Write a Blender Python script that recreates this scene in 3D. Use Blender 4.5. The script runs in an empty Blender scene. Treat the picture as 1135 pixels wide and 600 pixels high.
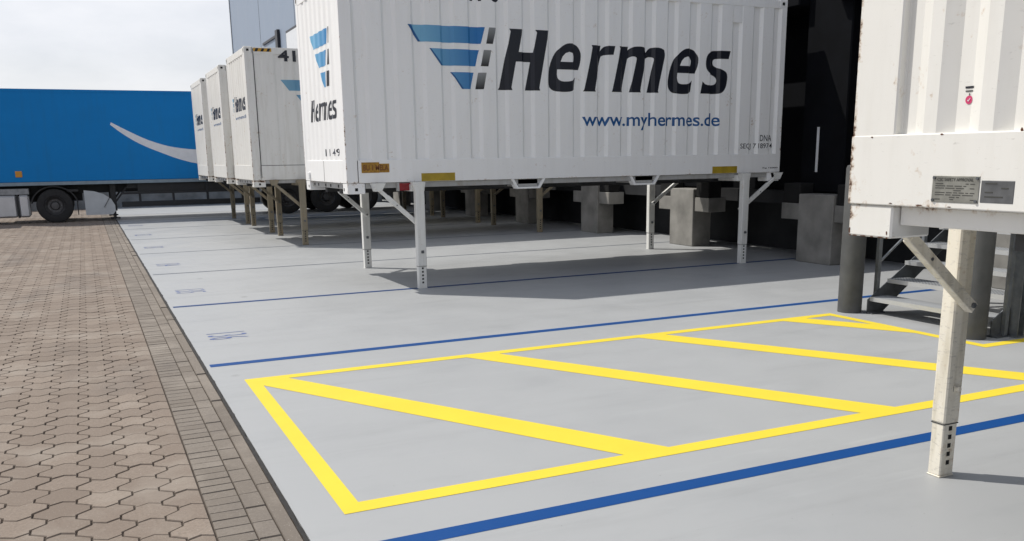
import bpy, bmesh, math, random
from mathutils import Vector, Matrix
R = math.radians
random.seed(7)
scene = bpy.context.scene
COL = scene.collection
PI = math.pi

# ------------------------------------------------------------------ helpers
class MB:
    """collects simple solids and links them as ONE mesh object"""
    def __init__(s): s.v = []; s.f = []
    def add(s, verts, faces):
        o = len(s.v); s.v += [tuple(p) for p in verts]; s.f += [tuple(i + o for i in f) for f in faces]; return s
    def box(s, x0, x1, y0, y1, z0, z1, b=0.0, m=None):
        if x0 > x1: x0, x1 = x1, x0
        if y0 > y1: y0, y1 = y1, y0
        if z0 > z1: z0, z1 = z1, z0
        if b <= 0:
            v = [(x, y, z) for z in (z0, z1) for (x, y) in ((x0, y0), (x1, y0), (x1, y1), (x0, y1))]
            f = [(3, 2, 1, 0), (4, 5, 6, 7), (0, 1, 5, 4), (1, 2, 6, 5), (2, 3, 7, 6), (3, 0, 4, 7)]
        else:
            b = min(b, .45 * (x1 - x0), .45 * (y1 - y0), .45 * (z1 - z0))
            v = []; idx = {}
            for i, cx in enumerate((x0, x1)):
                for j, cy in enumerate((y0, y1)):
                    for k, cz in enumerate((z0, z1)):
                        sx, sy, sz = (b if i == 0 else -b), (b if j == 0 else -b), (b if k == 0 else -b)
                        idx[i, j, k, 0] = len(v); v.append((cx, cy + sy, cz + sz))
                        idx[i, j, k, 1] = len(v); v.append((cx + sx, cy, cz + sz))
                        idx[i, j, k, 2] = len(v); v.append((cx + sx, cy + sy, cz))
            f = []
            for i in (0, 1):
                q = [idx[i, 0, 0, 0], idx[i, 1, 0, 0], idx[i, 1, 1, 0], idx[i, 0, 1, 0]]; f.append(q if i else q[::-1])
                q = [idx[0, i, 0, 1], idx[1, i, 0, 1], idx[1, i, 1, 1], idx[0, i, 1, 1]]; f.append(q[::-1] if i else q)
                q = [idx[0, 0, i, 2], idx[1, 0, i, 2], idx[1, 1, i, 2], idx[0, 1, i, 2]]; f.append(q if i else q[::-1])
            for i in (0, 1):
                for j in (0, 1):
                    f.append([idx[i, j, 0, 0], idx[i, j, 0, 1], idx[i, j, 1, 1], idx[i, j, 1, 0]])
                    f.append([idx[i, 0, j, 0], idx[i, 0, j, 2], idx[i, 1, j, 2], idx[i, 1, j, 0]])
                    f.append([idx[0, i, j, 1], idx[0, i, j, 2], idx[1, i, j, 2], idx[1, i, j, 1]])
            for i in (0, 1):
                for j in (0, 1):
                    for k in (0, 1):
                        f.append([idx[i, j, k, 0], idx[i, j, k, 1], idx[i, j, k, 2]])
        if m is not None: v = [tuple(m @ Vector(p)) for p in v]
        return s.add(v, f)
    def bar(s, a, b, w, h, up=(0, 0, 1), bev=0.0):
        a, b = Vector(a), Vector(b); d = b - a; L = d.length; x = d / L
        y = Vector(up).cross(x).normalized(); z = x.cross(y)
        m = Matrix(((x.x, y.x, z.x, a.x), (x.y, y.y, z.y, a.y), (x.z, y.z, z.z, a.z), (0, 0, 0, 1)))
        return s.box(0, L, -w / 2, w / 2, -h / 2, h / 2, bev, m)
    def cyl(s, a, b, r, n=16, r2=None, cap=True):
        a, b = Vector(a), Vector(b); d = (b - a).normalized()
        u = d.orthogonal().normalized(); w = d.cross(u); r2 = r if r2 is None else r2
        v = [a + r * (math.cos(2 * PI * i / n) * u + math.sin(2 * PI * i / n) * w) for i in range(n)]
        v += [b + r2 * (math.cos(2 * PI * i / n) * u + math.sin(2 * PI * i / n) * w) for i in range(n)]
        f = [(i, (i + 1) % n, n + (i + 1) % n, n + i) for i in range(n)]
        if cap: f += [tuple(range(n))[::-1], tuple(range(n, 2 * n))]
        return s.add(v, f)
    def lathe(s, c, axis, prof, n=32):
        """prof: list of (dist along axis, radius); open ends closed if radius 0"""
        c = Vector(c); d = Vector(axis).normalized(); u = d.orthogonal().normalized(); w = d.cross(u)
        v = []; f = []
        for (t, r) in prof:
            for i in range(n):
                a = 2 * PI * i / n; v.append(c + d * t + r * (math.cos(a) * u + math.sin(a) * w))
        for k in range(len(prof) - 1):
            for i in range(n):
                j = (i + 1) % n; f.append((k * n + i, k * n + j, (k + 1) * n + j, (k + 1) * n + i))
        return s.add(v, f)
    def prism(s, pts, axis, a0, a1):
        """pts: 2D outline; axis 'x': pts=(y,z), 'y': pts=(x,z), 'z': pts=(x,y)"""
        n = len(pts)
        def P(p, a): return {'x': (a, p[0], p[1]), 'y': (p[0], a, p[1]), 'z': (p[0], p[1], a)}[axis]
        v = [P(p, a0) for p in pts] + [P(p, a1) for p in pts]
        f = [tuple(range(n))[::-1], tuple(range(n, 2 * n))] + [(i, (i + 1) % n, n + (i + 1) % n, n + i) for i in range(n)]
        return s.add(v, f)
    def build(s, name, mat, parent=None, smooth=False, fix=True):
        me = bpy.data.meshes.new(name); me.from_pydata(s.v, [], s.f)
        if fix:
            bm = bmesh.new(); bm.from_mesh(me); bmesh.ops.recalc_face_normals(bm, faces=bm.faces); bm.to_mesh(me); bm.free()
        return link(name, me, mat, parent, smooth)

def link(name, me, mat, parent=None, smooth=False):
    o = bpy.data.objects.new(name, me); COL.objects.link(o)
    if mat is not None: me.materials.append(mat)
    if parent is not None: o.parent = parent
    if smooth:
        me.polygons.foreach_set('use_smooth', [True] * len(me.polygons))
        try: me.set_sharp_from_angle(angle=R(35))
        except Exception: pass
    return o

def tag(o, label=None, cat=None, group=None, kind=None):
    if label: o['label'] = label
    if cat: o['category'] = cat
    if group: o['group'] = group
    if kind: o['kind'] = kind
    return o

def empty(name, loc, rz=0):
    o = bpy.data.objects.new(name, None); COL.objects.link(o); o.location = loc; o.rotation_euler = (0, 0, rz)
    o.empty_display_size = .3; return o

def flat_mesh_from_polys(polys):
    """polys: list of closed 2D loops (outer loops and holes) -> filled mesh in the XY plane"""
    cu = bpy.data.curves.new('fill', 'CURVE'); cu.dimensions = '2D'; cu.fill_mode = 'BOTH'
    for p in polys:
        sp = cu.splines.new('POLY'); sp.points.add(len(p) - 1)
        for i, q in enumerate(p): sp.points[i].co = (q[0], q[1], 0, 1)
        sp.use_cyclic_u = True
    return curve_to_mesh(cu)

def fat_mesh(polys, off):
    cu = bpy.data.curves.new('fill', 'CURVE'); cu.dimensions = '2D'; cu.fill_mode = 'BOTH'; cu.offset = off
    for p in polys:
        sp = cu.splines.new('POLY'); sp.points.add(len(p) - 1)
        for i, q in enumerate(p): sp.points[i].co = (q[0], q[1], 0, 1)
        sp.use_cyclic_u = True
    return curve_to_mesh(cu)

def curve_to_mesh(cu):
    o = bpy.data.objects.new('tmp_fill', cu); COL.objects.link(o)
    dg = bpy.context.evaluated_depsgraph_get(); dg.update()
    me = bpy.data.meshes.new_from_object(o.evaluated_get(dg))
    bpy.data.objects.remove(o); bpy.data.curves.remove(cu)
    return me

def text_mesh(txt, width=None, height=None, bold=0.0, shear=0.0, spacing=1.0):
    cu = bpy.data.curves.new('txt', 'FONT'); cu.body = txt; cu.size = 1; cu.fill_mode = 'BOTH'
    cu.offset = bold; cu.shear = shear; cu.space_character = spacing; cu.resolution_u = 4
    me = curve_to_mesh(cu)
    xs = [v.co.x for v in me.vertices]; ys = [v.co.y for v in me.vertices]
    x0, x1, y0, y1 = min(xs), max(xs), min(ys), max(ys)
    sx = (width / (x1 - x0)) if width else None; sy = (height / (y1 - y0)) if height else None
    sx = sx or sy; sy = sy or sx
    for v in me.vertices: v.co = ((v.co.x - x0) * sx, (v.co.y - y0) * sy, 0)
    return me

def corner_cut(p, lim=50):
    """round the gentle corners of an outline, keep the sharp ones"""
    out = []; n = len(p)
    for i in range(n):
        a, b, c = Vector(p[i - 1]), Vector(p[i]), Vector(p[(i + 1) % n])
        if (b - a).length < 1e-6 or (c - b).length < 1e-6: continue
        if math.degrees((b - a).angle(c - b)) > lim: out.append(tuple(b))
        else: out += [tuple(b + (a - b) * .25), tuple(b + (c - b) * .25)]
    return out

def conform(me, fn, breaks, place):
    """cut a flat mesh at every corrugation fold, then lay it on the panel. place(u, v, depth) -> xyz"""
    bm = bmesh.new(); bm.from_mesh(me)
    us = [v.co.x for v in bm.verts]; lo, hi = min(us), max(us)
    for b in breaks:
        if lo < b < hi:
            bmesh.ops.bisect_plane(bm, geom=bm.verts[:] + bm.edges[:] + bm.faces[:], dist=1e-5, plane_co=(b, 0, 0), plane_no=(1, 0, 0))
    for v in bm.verts: v.co = place(v.co.x, v.co.y, fn(v.co.x))
    bm.to_mesh(me); bm.free(); return me

# ------------------------------------------------------------------ materials
def new_mat(name):
    m = bpy.data.materials.new(name); m.use_nodes = True
    nt = m.node_tree; b = nt.nodes['Principled BSDF']; return m, nt, b
def N(nt, t, **kw):
    n = nt.nodes.new(t)
    for k, v in kw.items(): setattr(n, k, v)
    return n
def coord(nt, scale=(1, 1, 1), kind='Object', loc=(0, 0, 0)):
    tc = N(nt, 'ShaderNodeTexCoord'); mp = N(nt, 'ShaderNodeMapping')
    mp.inputs['Scale'].default_value = scale; mp.inputs['Location'].default_value = loc
    nt.links.new(tc.outputs[kind], mp.inputs['Vector']); return mp.outputs['Vector']
def noise(nt, vec, scale, detail=5, rough=.55):
    n = N(nt, 'ShaderNodeTexNoise'); n.inputs['Scale'].default_value = scale; n.inputs['Detail'].default_value = detail
    n.inputs['Roughness'].default_value = rough; nt.links.new(vec, n.inputs['Vector']); return n.outputs['Fac']
def ramp(nt, fac, stops):
    r = N(nt, 'ShaderNodeValToRGB'); cr = r.color_ramp
    while len(cr.elements) > len(stops): cr.elements.remove(cr.elements[-1])
    while len(cr.elements) < len(stops): cr.elements.new(.5)
    for e, (p, c) in zip(cr.elements, stops):
        e.position = p; e.color = (c[0], c[1], c[2], 1) if not isinstance(c, (int, float)) else (c, c, c, 1)
    nt.links.new(fac, r.inputs['Fac']); return r.outputs['Color']
def mix(nt, a, b, fac, mode='MIX'):
    m = N(nt, 'ShaderNodeMix', data_type='RGBA', blend_type=mode)
    for s, v in ((m.inputs[6], a), (m.inputs[7], b)):
        if isinstance(v, (tuple, list)): s.default_value = (*v[:3], 1)
        else: nt.links.new(v, s)
    if isinstance(fac, (int, float)): m.inputs[0].default_value = fac
    else: nt.links.new(fac, m.inputs[0])
    return m.outputs[2]
def math_(nt, op, a, b=None, c=None, clamp=False):
    n = N(nt, 'ShaderNodeMath', operation=op); n.use_clamp = clamp
    for i, v in enumerate((a, b, c)):
        if v is None: continue
        if isinstance(v, (int, float)): n.inputs[i].default_value = v
        else: nt.links.new(v, n.inputs[i])
    return n.outputs[0]
def bump(nt, b, h, strength=.2, dist=.01):
    n = N(nt, 'ShaderNodeBump'); n.inputs['Strength'].default_value = strength; n.inputs['Distance'].default_value = dist
    nt.links.new(h, n.inputs['Height']); nt.links.new(n.outputs['Normal'], b.inputs['Normal'])

def simple(name, col, rough=.6, metal=0.0, var=.12, scale=6, bmp=0.0):
    m, nt, b = new_mat(name); v = coord(nt); n = noise(nt, v, scale, 6)
    lo = tuple(c * (1 - var) for c in col); hi = tuple(min(1, c * (1 + var)) for c in col)
    nt.links.new(ramp(nt, n, [(.3, lo), (.7, hi)]), b.inputs['Base Color'])
    b.inputs['Roughness'].default_value = rough; b.inputs['Metallic'].default_value = metal
    if bmp: bump(nt, b, noise(nt, v, scale * 12, 4), bmp, .004)
    return m

def painted_steel(name, col, dirt=.15, rust=.0, rough=.45, edge=None, L=7.45, W=2.5):
    """painted sheet: vertical grime streaks, scuffs, and rust that gathers by the frame's edges"""
    m, nt, b = new_mat(name)
    v = coord(nt); vs = coord(nt, (5, 5, .55))
    streak = noise(nt, vs, 2.2, 6, .6); blot = noise(nt, v, 1.4, 5)
    c = mix(nt, col, tuple(k * .80 for k in (col[0], col[1] * .98, col[2] * .93)), ramp(nt, streak, [(.48, 0), (.78, dirt * 3)]))
    c = mix(nt, c, tuple(k * .88 for k in col), ramp(nt, blot, [(.45, 0), (.75, dirt * 2)]))
    sc = noise(nt, coord(nt, (3, 3, 9)), 7, 3, .7)
    c = mix(nt, c, (.30, .29, .27), ramp(nt, sc, [(.66 - dirt * .13, 0), (.76 - dirt * .05, .30 + dirt * .3)]))
    if rust > 0:
        sx = N(nt, 'ShaderNodeSeparateXYZ'); nt.links.new(v, sx.inputs[0])
        fine = noise(nt, v, 26, 7, .68); big = noise(nt, v, 4.0, 4)
        prox = 0.0
        if edge:
            zb, zt, rail = edge
            ay = math_(nt, 'ABSOLUTE', sx.outputs['Y'])
            e1 = math_(nt, 'MULTIPLY', math_(nt, 'SUBTRACT', ay, W / 2 - .035), 40, clamp=True)           # the vertical corners
            dz = math_(nt, 'ABSOLUTE', math_(nt, 'SUBTRACT', sx.outputs['Z'], zb))
            e2 = math_(nt, 'SUBTRACT', 1, math_(nt, 'MULTIPLY', dz, 26), clamp=True)                      # the bottom lip
            dx = math_(nt, 'MINIMUM', math_(nt, 'ABSOLUTE', sx.outputs['X']), math_(nt, 'ABSOLUTE', math_(nt, 'SUBTRACT', sx.outputs['X'], L)))
            e3 = math_(nt, 'SUBTRACT', 1, math_(nt, 'MULTIPLY', dx, 30), clamp=True)
            e1 = math_(nt, 'MULTIPLY', e1, e3)
            ez = math_(nt, 'SUBTRACT', 1.25, math_(nt, 'MULTIPLY', math_(nt, 'SUBTRACT', sx.outputs['Z'], zb), .55), clamp=True)
            e1 = math_(nt, 'MULTIPLY', e1, ez)
            prox = math_(nt, 'MAXIMUM', e1, math_(nt, 'MULTIPLY', e2, .55 if rust < .4 else 1.1))
        t = math_(nt, 'ADD', math_(nt, 'ADD', math_(nt, 'MULTIPLY', fine, .55), math_(nt, 'MULTIPLY', big, .45)), math_(nt, 'MULTIPLY', prox, .17) if edge else 0.0)
        rm = ramp(nt, t, [(.665 - rust * .06, 0), (.725 - rust * .06, 1)])
        halo = ramp(nt, t, [(.60 - rust * .06, 0), (.70 - rust * .06, .55)])
        c = mix(nt, c, (.42, .26, .12), halo)
        c = mix(nt, c, mix(nt, (.10, .035, .014), (.035, .018, .012), noise(nt, v, 60, 3)), rm)
        nt.links.new(mix(nt, (rough,) * 3, (.9,) * 3, rm), b.inputs['Roughness'])
    else:
        b.inputs['Roughness'].default_value = rough
    nt.links.new(c, b.inputs['Base Color'])
    bump(nt, b, noise(nt, v, 3.0, 3), .10, .02)
    return m

M = {}
WHITE = (.86, .86, .85)
M['white'] = painted_steel('white_paint', WHITE, .16, 0)
M['near_leg'] = painted_steel('cream_leg_paint', (.78, .735, .63), .82, .65)
M['white_leg'] = painted_steel('white_leg_paint', (.74, .74, .71), .35, .22)
M['old_leg'] = painted_steel('worn_leg_paint', (.25, .215, .15), .7, .95, .6)
M['frame_grey'] = painted_steel('underframe_paint', (.40, .40, .39), .5, .25, .6)
M['frame_dark'] = simple('underframe_dark', (.035, .035, .036), .7)
M['black'] = simple('black_paint', (.012, .013, .018), .45, var=.2)
M['navy_letter'] = simple('lettering_black', (.010, .012, .020), .4, var=.15)
M['web_blue'] = simple('lettering_blue', (.006, .085, .26), .4)
M['yellow_mark'] = simple('yellow_marker', (.36, .25, .015), .5, var=.2, scale=9)
M['amber'] = simple('amber_plate', (.33, .17, .015), .45, var=.35, scale=24)
M['amber_text'] = simple('amber_plate_lettering', (.16, .05, .01), .5)
M['red'] = simple('red_lamp', (.22, .012, .018), .25)
M['hole'] = simple('dark_hole', (.012, .012, .011), .9)
M['pink'] = simple('pink_sticker', (.62, .05, .16), .4)
M['plate'] = simple('metal_plate', (.30, .30, .27), .38, .6, .25, 18)
M['plate_dark'] = simple('dark_metal_plate', (.15, .155, .16), .4, .6, .25, 14)
M['plate_text'] = simple('plate_lettering', (.05, .05, .045), .6)
M['rust'] = simple('rust_patch', (.09, .032, .014), .9, var=.5, scale=40)
M['rust_light'] = simple('rust_run', (.42, .20, .07), .8, var=.4, scale=40)
M['concrete'] = simple('pier_concrete', (.215, .208, .192), .9, var=.32, scale=2.2, bmp=.25)
M['pit'] = simple('pit_concrete', (.03, .031, .033), .9, var=.3, scale=1.5)  # near black, so the colour itself deepens the shade in the recesses
M['rubber'] = simple('shelter_rubber', (.003, .0035, .005), .75, var=.25, scale=3)
M['bumper'] = simple('bumper_rubber', (.018, .018, .018), .8)
M['strip'] = simple('guide_white', (.62, .63, .64), .5)
M['door_grey'] = simple('dock_door_grey', (.10, .11, .12), .5)
M['galv'] = simple('galvanised_steel', (.26, .275, .29), .42, .75, .25, 9)
M['galv_dark'] = simple('weathered_steel', (.13, .14, .15), .5, .5, .25, 7)
M['bollard'] = simple('bollard_grey', (.075, .077, .077), .6, var=.2, scale=5, bmp=.12)
M['tyre'] = simple('tyre_rubber', (.018, .018, .019), .8, var=.25, scale=12)
M['rim'] = simple('wheel_rim', (.09, .09, .092), .5, .5, .2, 10)
M['silver'] = simple('silver_cover', (.52, .53, .54), .35, .5, .08, 3)
M['skirt'] = simple('pale_skirt', (.46, .49, .51), .45, var=.1, scale=2)
M['chassis'] = simple('chassis_black', (.016, .017, .019), .6)
M['rail_grey'] = simple('trailer_rail', (.20, .26, .31), .4, .4)
M['swoosh'] = simple('swoosh_silver', (.70, .72, .76), .4, var=.05)
M['cab'] = simple('cab_white', (.72, .72, .70), .3, var=.04)
M['glass'] = simple('cab_glass', (.02, .025, .03), .06)
M['kerb'] = simple('kerb_stone', (.235, .20, .175), .9, var=.25, scale=3, bmp=.4)
M['hazard_black'] = simple('hazard_black', (.015, .014, .012), .6)
M['hazard_yellow'] = simple('hazard_yellow', (.55, .30, .03), .6)
M['orange'] = simple('amber_lamp', (.60, .26, .02), .3)
M['facade_white'] = simple('window_white', (.72, .74, .76), .4, var=.05)

def grad_mat(name, axis, a, b_, c0, c1, rough=.4):
    m, nt, b = new_mat(name); v = coord(nt)
    sx = N(nt, 'ShaderNodeSeparateXYZ'); nt.links.new(v, sx.inputs[0])
    t = math_(nt, 'DIVIDE', math_(nt, 'SUBTRACT', sx.outputs[axis], a), b_ - a, clamp=True)
    nt.links.new(mix(nt, c0, c1, t), b.inputs['Base Color']); b.inputs['Roughness'].default_value = rough
    return m

# trailer blue, slightly dusty
for k_ in ('rubber', 'bumper', 'pit'):
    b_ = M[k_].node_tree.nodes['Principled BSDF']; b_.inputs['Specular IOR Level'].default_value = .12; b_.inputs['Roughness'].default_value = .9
m, nt, b = new_mat('trailer_blue'); v = coord(nt)
c = mix(nt, (.0005, .18, .49), (.001, .205, .56), noise(nt, coord(nt, (.3, .3, 1.2)), 2, 4))
c = mix(nt, c, (.008, .16, .40), ramp(nt, noise(nt, coord(nt, (3, 3, .4)), 2, 5), [(.5, 0), (.8, .5)]))
nt.links.new(c, b.inputs['Base Color']); b.inputs['Roughness'].default_value = .55; b.inputs['Specular IOR Level'].default_value = .22; M['blue'] = m

# coated concrete apron
m, nt, b = new_mat('apron_coating'); v = coord(nt)
base = mix(nt, (.348, .358, .365), (.366, .376, .383), noise(nt, v, .35, 6, .6))
base = mix(nt, base, (.30, .311, .319), ramp(nt, noise(nt, coord(nt, (1, 2.2, 1)), .9, 6, .62), [(.52, 0), (.76, .55)]))
base = mix(nt, base, (.42, .435, .44), ramp(nt, noise(nt, coord(nt, (.45, 3.0, 1), loc=(3, 1, 0)), 1.1, 7, .65), [(.60, 0), (.74, .5)]))     # scuffs from sweeping and tyres
base = mix(nt, base, (.27, .27, .265), ramp(nt, noise(nt, coord(nt, (.5, 2.4, 1), loc=(7, 5, 0)), 2.2, 8, .7), [(.64, 0), (.76, .45)]))
base = mix(nt, base, (.20, .20, .195), ramp(nt, noise(nt, v, 38, 2, .5), [(.735, 0), (.78, .55)]))
sxy = N(nt, 'ShaderNodeSeparateXYZ'); nt.links.new(v, sxy.inputs[0])
wob = math_(nt, 'MULTIPLY', math_(nt, 'SUBTRACT', noise(nt, coord(nt, (.35, .2, 1)), 1.0, 2), .5), .55)
yy = math_(nt, 'ADD', math_(nt, 'SUBTRACT', sxy.outputs['Y'], 4.586 - 3.683 * 4), wob)
fr = math_(nt, 'MULTIPLY', math_(nt, 'FRACT', math_(nt, 'DIVIDE', yy, 3.683)), 3.683)                  # place across one bay
def track(c_, w_): return math_(nt, 'SUBTRACT', 1, math_(nt, 'DIVIDE', math_(nt, 'ABSOLUTE', math_(nt, 'SUBTRACT', fr, c_)), w_), clamp=True)
tr = math_(nt, 'ADD', math_(nt, 'ADD', track(.82, .17), track(2.80, .17)), math_(nt, 'ADD', track(1.16, .15), track(2.46, .15)))
tr = math_(nt, 'MULTIPLY', tr, ramp(nt, noise(nt, coord(nt, (.5, 3.5, 1), loc=(2, 2, 0)), 1.6, 7, .68), [(.46, 0), (.74, .24)]))
base = mix(nt, base, (.17, .172, .172), tr)                                                            # faint tyre tracks of lorries backing in
vo = N(nt, 'ShaderNodeTexVoronoi'); vo.inputs['Scale'].default_value = .75; nt.links.new(v, vo.inputs['Vector'])
spot = math_(nt, 'ADD', vo.outputs['Distance'], math_(nt, 'MULTIPLY', noise(nt, v, 9, 4), .05))
base = mix(nt, base, (.15, .15, .145), ramp(nt, spot, [(.045, .5), (.075, 0)]))
nt.links.new(base, b.inputs['Base Color'])
nt.links.new(ramp(nt, noise(nt, v, 1.3, 5), [(.3, .42), (.7, .62)]), b.inputs['Roughness'])
bump(nt, b, noise(nt, v, 160, 3), .10, .003); M['apron'] = m

def paint_mat(name, col, wear=.5):
    m, nt, b = new_mat(name); v = coord(nt)
    c = mix(nt, col, tuple(k * .86 for k in col), noise(nt, v, 3, 6))
    c = mix(nt, c, (.40, .41, .41), ramp(nt, noise(nt, v, 13, 7, .72), [(.66 - wear * .06, 0), (.78, wear)]))
    nt.links.new(c, b.inputs['Base Color']); b.inputs['Roughness'].default_value = .6; b.inputs['Specular IOR Level'].default_value = .25
    bump(nt, b, noise(nt, v, 150, 3), .1, .003); return m
M['yellow_paint'] = paint_mat('road_yellow', (.80, .63, .05), .30)
M['blue_paint'] = paint_mat('road_blue', (.001, .058, .235), .12)
M['blue_faint'] = paint_mat('road_blue_dull', (.012, .05, .17), .5)
M['joint_grey'] = paint_mat('road_line_grey', (.10, .115, .145), .8)
M['number_paint'] = paint_mat('number_blue', (.115, .155, .33), .8)

# pavers: each stone carries its own tint
def stone_mat(name, lo, mid, hi):
    m, nt, b = new_mat(name); at = N(nt, 'ShaderNodeAttribute'); at.attribute_name = 'tint'
    v = coord(nt); t = at.outputs['Fac']
    c = ramp(nt, t, [(0, lo), (.5, mid), (1, hi)])
    c = mix(nt, c, tuple(k * .74 for k in mid), ramp(nt, noise(nt, v, 55, 5, .7), [(.42, 0), (.66, .7)]))
    c = mix(nt, c, (.34, .30, .255), ramp(nt, noise(nt, v, 1.5, 6, .62), [(.50, 0), (.72, .55)]))
    c = mix(nt, c, (.115, .10, .09), ramp(nt, noise(nt, coord(nt, (1, .35, 1), loc=(4, 9, 0)), .9, 6, .6), [(.54, 0), (.74, .6)]))
    c = mix(nt, c, (.46, .43, .40), ramp(nt, noise(nt, v, 120, 2), [(.66, 0), (.72, .55)]))
    nt.links.new(c, b.inputs['Base Color']); b.inputs['Roughness'].default_value = .88
    bump(nt, b, noise(nt, v, 170, 4), .45, .004); return m
M['paver'] = stone_mat('paver_brown', (.178, .138, .108), (.218, .173, .138), (.265, .214, .172))
M['border_stone'] = stone_mat('border_grey', (.160, .135, .110), (.198, .170, .142), (.24, .21, .178))
M['sand'] = simple('joint_sand', (.062, .048, .037), .95, var=.3, scale=8)
M['seam'] = simple('bitumen_seam', (.018, .017, .016), .8, var=.4, scale=20, bmp=.5)
M['far_paving'] = simple('far_paving', (.205, .17, .15), .9, var=.18, scale=1.2)
M['asphalt'] = simple('far_ground', (.16, .155, .15), .9, var=.15, scale=.15)

# cladding of the hall
m, nt, b = new_mat('hall_cladding'); v = coord(nt)
c = mix(nt, (.25, .31, .40), (.28, .34, .43), noise(nt, coord(nt, (.2, .6, .25)), 1.5, 5))
c = mix(nt, c, (.34, .38, .43), ramp(nt, noise(nt, coord(nt, (1, 1.2, .6)), .8, 6, .6), [(.55, 0), (.75, .5)]))
nt.links.new(c, b.inputs['Base Color']); b.inputs['Roughness'].default_value = .5; b.inputs['Metallic'].default_value = .15
M['cladding'] = m
# perforated tread
m, nt, b = new_mat('perforated_tread'); v = coord(nt, (1, 1, 1))
vo = N(nt, 'ShaderNodeTexVoronoi'); vo.inputs['Scale'].default_value = 24; vo.inputs['Randomness'].default_value = 0.0; nt.links.new(v, vo.inputs['Vector'])
nt.links.new(ramp(nt, vo.outputs['Distance'], [(.30, (.02, .022, .025)), (.38, (.40, .415, .43))]), b.inputs['Base Color'])
b.inputs['Roughness'].default_value = .5; b.inputs['Metallic'].default_value = .4; M['tread'] = m

# ------------------------------------------------------------------ ground
def sheet(name, x0, x1, y0, y1, z, mat, kind='structure', parent=None, th=None):
    mb = MB()
    if th: mb.box(x0, x1, y0, y1, z - th, z)
    else: mb.add([(x0, y0, z), (x1, y0, z), (x1, y1, z), (x0, y1, z)], [(0, 1, 2, 3)])
    o = mb.build(name, mat, parent)
    if kind: o['kind'] = kind
    return o
sheet('ground', -400, 400, -300, 600, -.14, M['asphalt'])

KX = .80          # edge of the coated apron
Y0, BP = 8.269, 3.683
sheet('apron', KX + .012, 13.2, -8, 75, 0, M['apron'], th=.12)

PX, PY, JT = .207, .239, .0075
def tinted(name, stones, mat, top=0.0, ch=.006):
    """stones: list of 2D outlines -> separate stones with a chamfer, one mesh"""
    V = []; F = []; T = []
    rnd = random.Random(3)
    for pts in stones:
        n = len(pts); o = len(V); cx = sum(p[0] for p in pts) / n; cy = sum(p[1] for p in pts) / n
        dz = rnd.gauss(0, .0012); tx, ty = rnd.gauss(0, .006), rnd.gauss(0, .006)
        t = min(1, max(0, rnd.gauss(.5, .19)))
        for (x, y) in pts: V.append((x, y, top - .035))
        for (x, y) in pts: V.append((x, y, top - ch + dz + tx * (x - cx) + ty * (y - cy)))
        for i, (x, y) in enumerate(pts):
            a, b_ = Vector(pts[i - 1]), Vector(pts[(i + 1) % n]); p = Vector((x, y))
            e1 = (p - a).normalized(); e2 = (b_ - p).normalized(); n1 = Vector((-e1.y, e1.x)); n2 = Vector((-e2.y, e2.x))
            nn = n1 + n2; nn = nn / max(.4, nn.length_squared) * 2 * ch * .5
            q = p + nn * 1.0
            V.append((q.x, q.y, top + dz + tx * (x - cx) + ty * (y - cy)))
        for i in range(n):
            j = (i + 1) % n
            F.append((o + i, o + j, o + n + j, o + n + i)); F.append((o + n + i, o + n + j, o + 2 * n + j, o + 2 * n + i))
        F.append(tuple(range(o + 2 * n, o + 3 * n)))
        T += [t] * (2 * n + 1)
    me = bpy.data.meshes.new(name); me.from_pydata(V, [], F)
    at = me.attributes.new('tint', 'FLOAT', 'FACE'); at.data.foreach_set('value', T)
    return link(name, me, mat)

stones = []
xlim = .402; PX, PY, q = .2105, .2335, .035
def inset(pts, g):
    out = []; n = len(pts)
    for i in range(n):
        a, p, b_ = Vector(pts[i - 1]), Vector(pts[i]), Vector(pts[(i + 1) % n])
        e1 = (p - a).normalized(); e2 = (b_ - p).normalized(); n1 = Vector((-e1.y, e1.x)); n2 = Vector((-e2.y, e2.x)); nn = n1 + n2
        out.append(tuple(p + nn * (2 * g / max(.8, nn.length_squared))))
    return out
for ci in range(0, 62):
    cx = .342 - ci * PX; dip = .036 if (ci % 2 or ci == 0) else -.040
    for ri in range(0, 205):
        cy = -1.0 + ri * PY + (ci % 2) * PY / 2 + .114
        if cy > 46: break
        if cx < -7 and cy < 8: continue
        w1, w2, h = PX / 2 - q, PX / 2 + q, PY / 2
        right = [(w1, -h), (w1, -h + .031), (w2, -.030), (w2, .030), (w1, h - .031), (w1, h)]
        pts = right + [(0, h + dip)] + [(-x, y) for (x, y) in right[::-1]] + [(0, -h + dip)]
        pts = [(cx + x, cy + y) for (x, y) in pts]
        if ci == 0:
            pts2 = []
            for (x, y) in pts:
                p = (min(x, xlim + .004), y)
                if p not in pts2: pts2.append(p)
            pts = [p for i, p in enumerate(pts2) if not (p[0] > xlim and pts2[i - 1][0] > xlim and pts2[(i + 1) % len(pts2)][0] > xlim)]
        stones.append(inset(pts, .0042))
tag(tinted('paving', stones, M['paver']), kind='structure')
sheet('paving_bed', -13, KX - .01, -1.3, 46.2, -.011, M['sand'])
sheet('yard_paving', -160, -12.42, -60, 120, -.006, M['far_paving'])
sheet('rear_paving', -12.40, KX, 46.22, 120, -.006, M['far_paving'])
sheet('front_paving', -12.40, KX, -60, -1.32, -.006, M['far_paving'])
bs = []
y = -1.0
while y < 46:
    bs.append([(.411, y), (.588, y), (.588, y + .103), (.411, y + .103)]); y += .109
y = -1.0
while y < 46:
    bs.append([(.594, y), (.699, y), (.699, y + .212), (.594, y + .212)]); y += .218
tag(tinted('paving_border', bs, M['border_stone']), kind='structure')
ks = []; y = -1.0
while y < 46:
    ks.append([(.706, y), (.782, y), (.782, y + .99), (.706, y + .99)]); y += 1.0
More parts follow.
